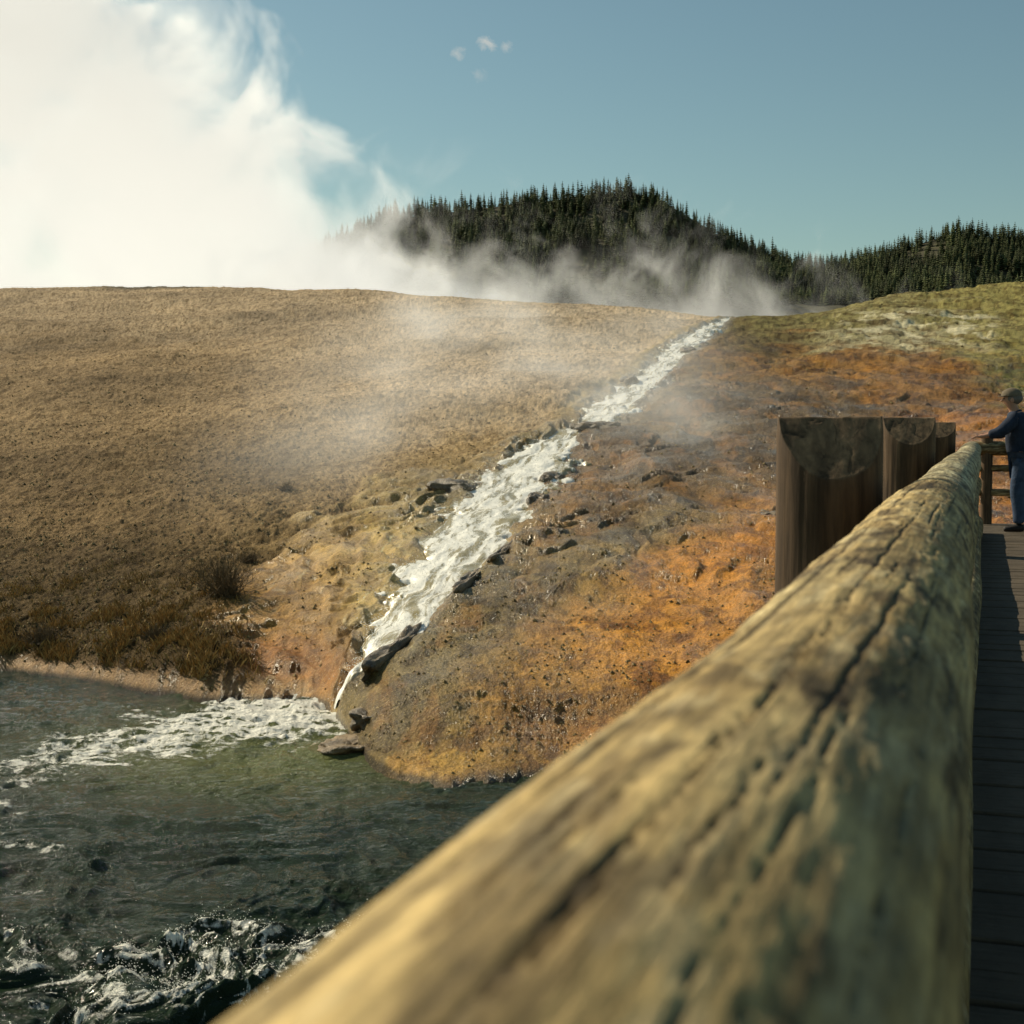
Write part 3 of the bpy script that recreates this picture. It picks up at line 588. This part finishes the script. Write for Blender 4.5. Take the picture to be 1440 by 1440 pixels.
# posts
pm=M('dark_post_wood'); g1=pm.noise(40,6,.65,pm.coord((1,1,.06)),.4); g2=pm.noise(6,5,.6,pm.coord((1,1,.4))); g6=pm.noise(14,4,.6,pm.coord((1,1,.05)),.5); lc=pm.attr('Col')
sc=pm.N('ShaderNodeVectorMath',operation='SCALE'); pm.L(lc,sc.inputs[0]); pm.L(pm.math('MULTIPLY',pm.math('MULTIPLY',pm.mr(g1,.3,.65,.55,1.3),pm.mr(g2,.3,.7,.6,1.4)),pm.mr(g6,.34,.42,.55,1)),sc.inputs['Scale'])
pm.fin(sc.outputs[0],.8,pm.bump(pm.math('ADD',g1,g6),.7,.004),.25)
def post(x,y,r,top,label,drop,seed,name='post',bot=-5.2):
    na=128; th=np.linspace(0,2*np.pi,na,endpoint=False)[None,:]
    lev=np.linspace(0,1,160)[:,None]
    rr_=r*(1+.03*pn(np.cos(th)*1.2+7,np.sin(th)*1.2+lev*2,seed)+.010*fbm(np.cos(th)*5+3,np.sin(th)*5+lev*.8,3,seed+2)-.02*sst(lev,.985,1.0))
    cxv=rr_*np.cos(th); cyv=rr_*np.sin(th)
    zt=lambda xx,yy: top-drop*np.clip(-yy/r-.02,0,1)+.004*fbm(xx*9+seed,yy*9,3,seed+4)
    ztop=zt(cxv,cyv)
    Zp=bot+(ztop-bot)*(lev**.6)
    c=np.ones(Zp.shape)[...,None]*np.array([.120,.074,.040])*(1-.35*sst(lev,.0,.9)*sst(fbm(np.cos(th)*3,lev*3+np.sin(th)*2,3,seed+8),-.1,.4))[...,None]
    Xc=[cxv];Yc=[cyv];Zc=[Zp];Cc=[c]
    for k in (.985,.95,.9,.85,.8,.75,.7,.65,.6,.55,.5,.45,.4,.35,.3,.25,.2,.15,.1,.02):
        xx=cxv[-1:]*k; y2=cyv[-1:]*k
        wob=.35*pn(np.array([[k*4]]),np.array([[seed*1.]]))
        cf=np.maximum(0,1-18*np.abs(((th*1.0+wob+.3)%1.57)-.7))*(k<.95)*(k>.1)
        z2=zt(xx,y2)+.002*(k>.95)-.004*cf; ringc=.95+.05*math.sin(k*55)
        tone=(1+.35*fbm(xx*14,y2*14,3,seed+6))
        cc=((1-.6*cf)*tone)[...,None]*np.array([.165,.108,.058])*ringc
        Xc.append(xx);Yc.append(y2);Zc.append(z2);Cc.append(cc*np.ones(z2.shape)[...,None])
    me=gridmesh(name,np.concatenate(Xc),np.concatenate(Yc),np.concatenate(Zc),np.concatenate(Cc),wrap=True)
    o=link(name,me,pm.m); c_,s_=math.cos(WALK),math.sin(WALK); o.location=(x*c_-y*s_,x*s_+y*c_,0); o.rotation_euler=(0,0,WALK+.22)
    tag(o,label,'post'); return o
post(-.44,4.42,.156,.028,'nearest thick dark wooden post with sloping cut top beside the handrail',.19,1)
post(-.448,9.2,.160,.055,'second dark wooden post standing behind the nearest one',.17,2)
post(-.44,14.6,.168,.04,'third and farthest dark post beside the handrail near the person',.15,3)
post(.02,19.2,.07,-.1,'slim post at the corner of the crossing railing',.0,4,bot=-2.6)
post(2.6,19.2,.07,-.1,'slim post of the crossing railing to the right of the person',.0,5,bot=-2.6)
# deck
bm=bmesh.new()
def bx(x0,x1,y0,y1,z0,z1):
    vs=[bm.verts.new(p) for p in ((x0,y0,z0),(x1,y0,z0),(x1,y1,z0),(x0,y1,z0),(x0,y0,z1),(x1,y0,z1),(x1,y1,z1),(x0,y1,z1))]
    for f_ in ((0,3,2,1),(4,5,6,7),(0,1,5,4),(1,2,6,5),(2,3,7,6),(3,0,4,7)): bm.faces.new([vs[i] for i in f_])
y=-2.0
while y<19.3:
    j=random.uniform(-.006,.006); zt_=-1.22+random.uniform(-.004,.004)
    bx(-.34+j,(2.1 if y<15.6 else 5.2)+j,y,y+.186,zt_-.05,zt_); y+=.200
for x in (-.2,.9,1.95): bx(x,x+.12,-2,19.2,-1.5,-1.285)
bmesh.ops.bevel(bm,geom=bm.edges[:],offset=.005,segments=1,affect='EDGES')
me=bpy.data.meshes.new('boardwalk'); bm.to_mesh(me); bm.free()
walkobj('boardwalk',me,wood('deck_wood',(.12,.094,.064),(.08,.062,.042),(.03,.024,.016),'X'),'grey brown plank boardwalk running along the log railing','boardwalk',None,'structure')
# ------------------------------------------------------------ person
def skin(name,pts,edges,mat,parent,sub=2,root=0):
    me=bpy.data.meshes.new(name); me.from_pydata([p[0] for p in pts],edges,[]); o=bpy.data.objects.new(name,me); C.objects.link(o)
    mo=o.modifiers.new('s','SKIN'); mo.use_smooth_shade=True
    for i,p in enumerate(pts):
        v=me.skin_vertices[0].data[i]; r=p[1]; v.radius=r if isinstance(r,tuple) else (r,r); v.use_root=(i==root)
    o.modifiers.new('b','SUBSURF').levels=sub; o.modifiers['b'].render_levels=sub
    dg=bpy.context.evaluated_depsgraph_get(); dg.update(); m2=bpy.data.meshes.new_from_object(o.evaluated_get(dg)); 
    o.modifiers.clear(); o.data=m2; bpy.data.meshes.remove(me); m2.name=name
    m2.materials.clear(); m2.materials.append(mat)
    for f_ in m2.polygons:f_.use_smooth=True
    if parent:o.parent=parent
    return o
skm=simple('skin_tone',(.42,.22,.14),.55,.1,30,.1,.4); jkm=simple('navy_jacket_cloth',(.022,.032,.055),.85,.35,14,.6,.2); jnm=simple('denim_cloth',(.045,.07,.12),.9,.35,18,.5,.2)
shm=simple('dark_shoe',(.02,.017,.015),.6,.2,20); cpm=simple('cap_cloth',(.17,.135,.09),.9,.2,40); hrm=simple('grey_hair',(.16,.14,.12),.8,.3,80); eym=simple('eye_dark',(.02,.015,.01),.3,.1,10)
ppos=Vector((.38,17.95,-1.22)); ppos.rotate(Euler((0,0,WALK)))
P=empty('person',ppos,WALK); tag(P,'person in dark navy jacket, jeans and cap leaning a hand on the log rail','person')
pts=[((.05,0,.90),(.13,.16)),((.02,0,1.08),(.11,.14)),((-.02,0,1.25),(.12,.16)),((-.055,0,1.36),(.07,.09)),((-.08,0,1.42),.052),((-.105,0,1.48),(.07,.065)),((-.11,0,1.55),(.095,.076)),((-.10,0,1.61),(.075,.062)),
     ((-.20,0,1.525),.014),((-.225,0,1.515),.009),
     ((-.055,-.19,1.32),.06),((-.22,-.24,1.16),.042),((-.38,-.22,1.115),.03),((-.45,-.21,1.105),(.034,.018)),
     ((-.055,.19,1.32),.06),((-.20,.26,1.14),.042),((-.36,.22,1.13),.03),((-.43,.20,1.115),(.034,.018)),
     ((.03,-.10,.84),.085),((-.03,-.11,.48),.058),((.0,-.12,.10),.04),
     ((.07,.10,.84),.085),((.06,.11,.48),.058),((.12,.12,.10),.04)]
ed=[(0,1),(1,2),(2,3),(3,4),(4,5),(5,6),(6,7),(6,8),(8,9),(2,10),(10,11),(11,12),(12,13),(2,14),(14,15),(15,16),(16,17),(0,18),(18,19),(19,20),(0,21),(21,22),(22,23)]
for (b,sy) in ((13,-1),(17,1)):
    bx_=Vector(pts[b][0])
    for k,(dy,L_) in enumerate(((-.030,.060),(-.010,.072),(.010,.068),(.029,.052))):
        i=len(pts); p0=bx_+Vector((-.015,dy,0)); p1=p0+Vector((-L_*.55,dy*.15,-.001)); p2=p1+Vector((-L_*.45,0,-.018))
        pts+= [(tuple(p0),.009),(tuple(p1),.0085),(tuple(p2),.007)]; ed+= [(b,i),(i,i+1),(i+1,i+2)]
    i=len(pts); p0=bx_+Vector((.01,-sy*.035,0)); p1=p0+Vector((-.035,-sy*.018,-.01)); pts+= [(tuple(p0),.010),(tuple(p1),.008)]; ed+= [(b,i),(i,i+1)]
skin('body',pts,ed,skm,P)
jk=[((.05,0,.84),(.185,.215)),((.025,0,1.05),(.175,.205)),((-.02,0,1.25),(.175,.21)),((-.055,0,1.365),(.10,.11)),((-.075,0,1.41),(.072,.075)),
    ((-.055,-.20,1.315),.092),((-.22,-.25,1.155),.072),((-.355,-.225,1.12),.052),((-.055,.20,1.315),.092),((-.20,.27,1.135),.072),((-.335,.225,1.135),.052)]
skin('jacket',jk,[(0,1),(1,2),(2,3),(3,4),(2,5),(5,6),(6,7),(2,8),(8,9),(9,10)],jkm,P)
skin('trousers',[((.05,0,.86),(.15,.18)),((.03,-.10,.80),.115),((-.03,-.11,.48),.086),((.0,-.12,.24),.074),((.005,-.12,.09),.074),((.07,.10,.80),.115),((.06,.11,.48),.086),((.11,.12,.24),.074),((.125,.12,.09),.074)],[(0,1),(1,2),(2,3),(3,4),(0,5),(5,6),(6,7),(7,8)],jnm,P)
for (x,y_) in ((0,-.12),(.12,.12)):
    o=skin('shoe',[((x+.07,y_,.05),(.045,.05)),((x,y_,.055),(.05,.055)),((x-.09,y_,.04),(.045,.04)),((x-.17,y_,.032),(.042,.03))],[(0,1),(1,2),(2,3)],shm,P)
    for v in o.data.vertices: v.co.z=max(v.co.z,.003)
def ell(name,c,s_,mat,cut=None,par=P):
    bm=bmesh.new(); bmesh.ops.create_uvsphere(bm,u_segments=24,v_segments=16,radius=1)
    if cut is not None: bmesh.ops.delete(bm,geom=[v for v in bm.verts if v.co.z<cut],context='VERTS')
    for v in bm.verts: v.co=Vector((v.co.x*s_[0]+c[0],v.co.y*s_[1]+c[1],v.co.z*s_[2]+c[2]))
    for f_ in bm.faces:f_.smooth=True
    me=bpy.data.meshes.new(name); bm.to_mesh(me); bm.free(); return link(name,me,mat,par)
cap=ell('cap',(-.102,0,1.575),(.118,.098,.095),cpm,-.05)
bm=bmesh.new(); vs=[]
for k in range(13):
    an=math.pi/2+math.pi*k/12; vs.append((-.14+.115*math.cos(an)*1.0,.085*math.sin(an)))
top=[bm.verts.new((x,y_,1.58-.12*(-(x+.14))*.6)) for x,y_ in vs]; bt=[bm.verts.new((x,y_,1.572-.12*(-(x+.14))*.6)) for x,y_ in vs]
bm.faces.new(top); bm.faces.new(bt[::-1])
for k in range(13): bm.faces.new((top[k],bt[k],bt[(k+1)%13],top[(k+1)%13]))
me=bpy.data.meshes.new('brim'); bm.to_mesh(me); bm.free(); link('brim',me,cpm,cap)
ell('hair',(-.075,0,1.545),(.098,.088,.07),hrm)
for sy in (-1,1): ell('ear',(-.095,sy*.082,1.525),(.02,.012,.032),skm); ell('eye',(-.185,sy*.034,1.543),(.012,.012,.008),eym)
ell('mouth',(-.188,0,1.482),(.010,.022,.005),simple('lips',(.25,.09,.07),.5,.1,20,.1))
# ------------------------------------------------------------ steam volumes
def steam(name,box,build,label,step=.6):
    x0,x1,y0,y1,z0,z1=box
    V=[(x0,y0,z0),(x1,y0,z0),(x1,y1,z0),(x0,y1,z0),(x0,y0,z1),(x1,y0,z1),(x1,y1,z1),(x0,y1,z1)]
    me=rawmesh(name,V,[(0,3,2,1),(4,5,6,7),(0,1,5,4),(1,2,6,5),(2,3,7,6),(3,0,4,7)],False)
    m=M(name+'_vapour'); m.n.remove(m.b)
    c=m.N('ShaderNodeTexCoord'); sx=m.N('ShaderNodeSeparateXYZ'); m.L(c.outputs['Object'],sx.inputs[0])
    d,em,g=build(m,c.outputs['Object'],sx.outputs[0],sx.outputs[1],sx.outputs[2])
    vs=m.N('ShaderNodeVolumeScatter'); vs.inputs['Color'].default_value=(1,.985,.95,1); vs.inputs['Anisotropy'].default_value=g; m.L(d,vs.inputs['Density'])
    ve=m.N('ShaderNodeEmission'); ve.inputs['Color'].default_value=(1,.95,.80,1); m.L(m.math('MULTIPLY',d,em),ve.inputs['Strength'])  # added glow in the vapour, standing in for multiply scattered light
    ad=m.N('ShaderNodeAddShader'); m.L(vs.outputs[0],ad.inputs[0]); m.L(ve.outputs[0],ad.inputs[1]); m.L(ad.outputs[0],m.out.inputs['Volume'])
    m.m.cycles.volume_step_rate=step
    o=link(name,me,m.m); tag(o,label,'steam',kind='stuff'); return o
def plume(m,v,x,y,z):
    n=m.noise(.085,5,.60,v,.5)
    xb=m.math('SUBTRACT',8.0,m.math('MULTIPLY',z,1.0)); xb=m.math('ADD',xb,m.mr(z,10,34,9,0))
    d=m.math('DIVIDE',m.math('SUBTRACT',xb,x),9.0)
    d=m.math('MINIMUM',d,1.9)
    d=m.math('ADD',d,m.mr(n,.25,.75,-2.9,2.5))
    d=m.mr(d,0,1.5,0,1,True)
    ey=m.math('MULTIPLY',m.mr(y,148,154,0,1,True),m.mr(y,168,177,1,0,True))
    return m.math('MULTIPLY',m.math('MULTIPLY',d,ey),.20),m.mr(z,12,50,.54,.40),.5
steam('steam_plume',(-90,12,148,177,8,55),plume,'huge white steam plume billowing over the crest at the left',1.5)
def low(m,v,x,y,z):
    n=m.noise(.15,4,.64,v,.7)
    d=m.mr(n,.38,.67,-.9,1.15)
    zz=m.math('ADD',z,m.mr(x,-12,30,-3.4,1.8))
    d=m.math('SUBTRACT',d,m.mr(zz,9.5,22,-.5,1.0))
    d=m.math('SUBTRACT',d,m.mr(x,20,46,0,1.0))
    d=m.mr(d,0,1.3,0,1,True); ey=m.math('MULTIPLY',m.mr(y,120,124,0,1,True),m.mr(y,132,136,1,0,True))
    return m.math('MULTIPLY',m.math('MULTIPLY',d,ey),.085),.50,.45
steam('steam_bank',(-26,46,120,136,8,24),low,'low wisps of steam drifting along the crest below the hill',2.2)
def wisp(m,v,x,y,z):
    n=m.noise(.16,5,.64,v,.9)
    gz=m.math('SUBTRACT',z,m.math('MULTIPLY',m.math('SUBTRACT',y,46.5),.16))
    d=m.mr(n,.34,.70,-.45,.95)
    d=m.math('SUBTRACT',d,m.mr(gz,.5,6.5,-.35,.9))
    d=m.mr(d,0,1.3,0,1,True)
    ex=m.math('MULTIPLY',m.mr(x,-9,-2,0,1,True),m.mr(x,3,10,1,0,True)); ey=m.math('MULTIPLY',m.mr(y,26,40,0,1,True),m.mr(y,66,80,1,0,True))
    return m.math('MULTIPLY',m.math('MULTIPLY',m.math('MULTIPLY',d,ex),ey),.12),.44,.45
steam('steam_wisp',(-9,10,26,80,-3,10),wisp,'thin steam rising off the middle and upper stream',2.2)
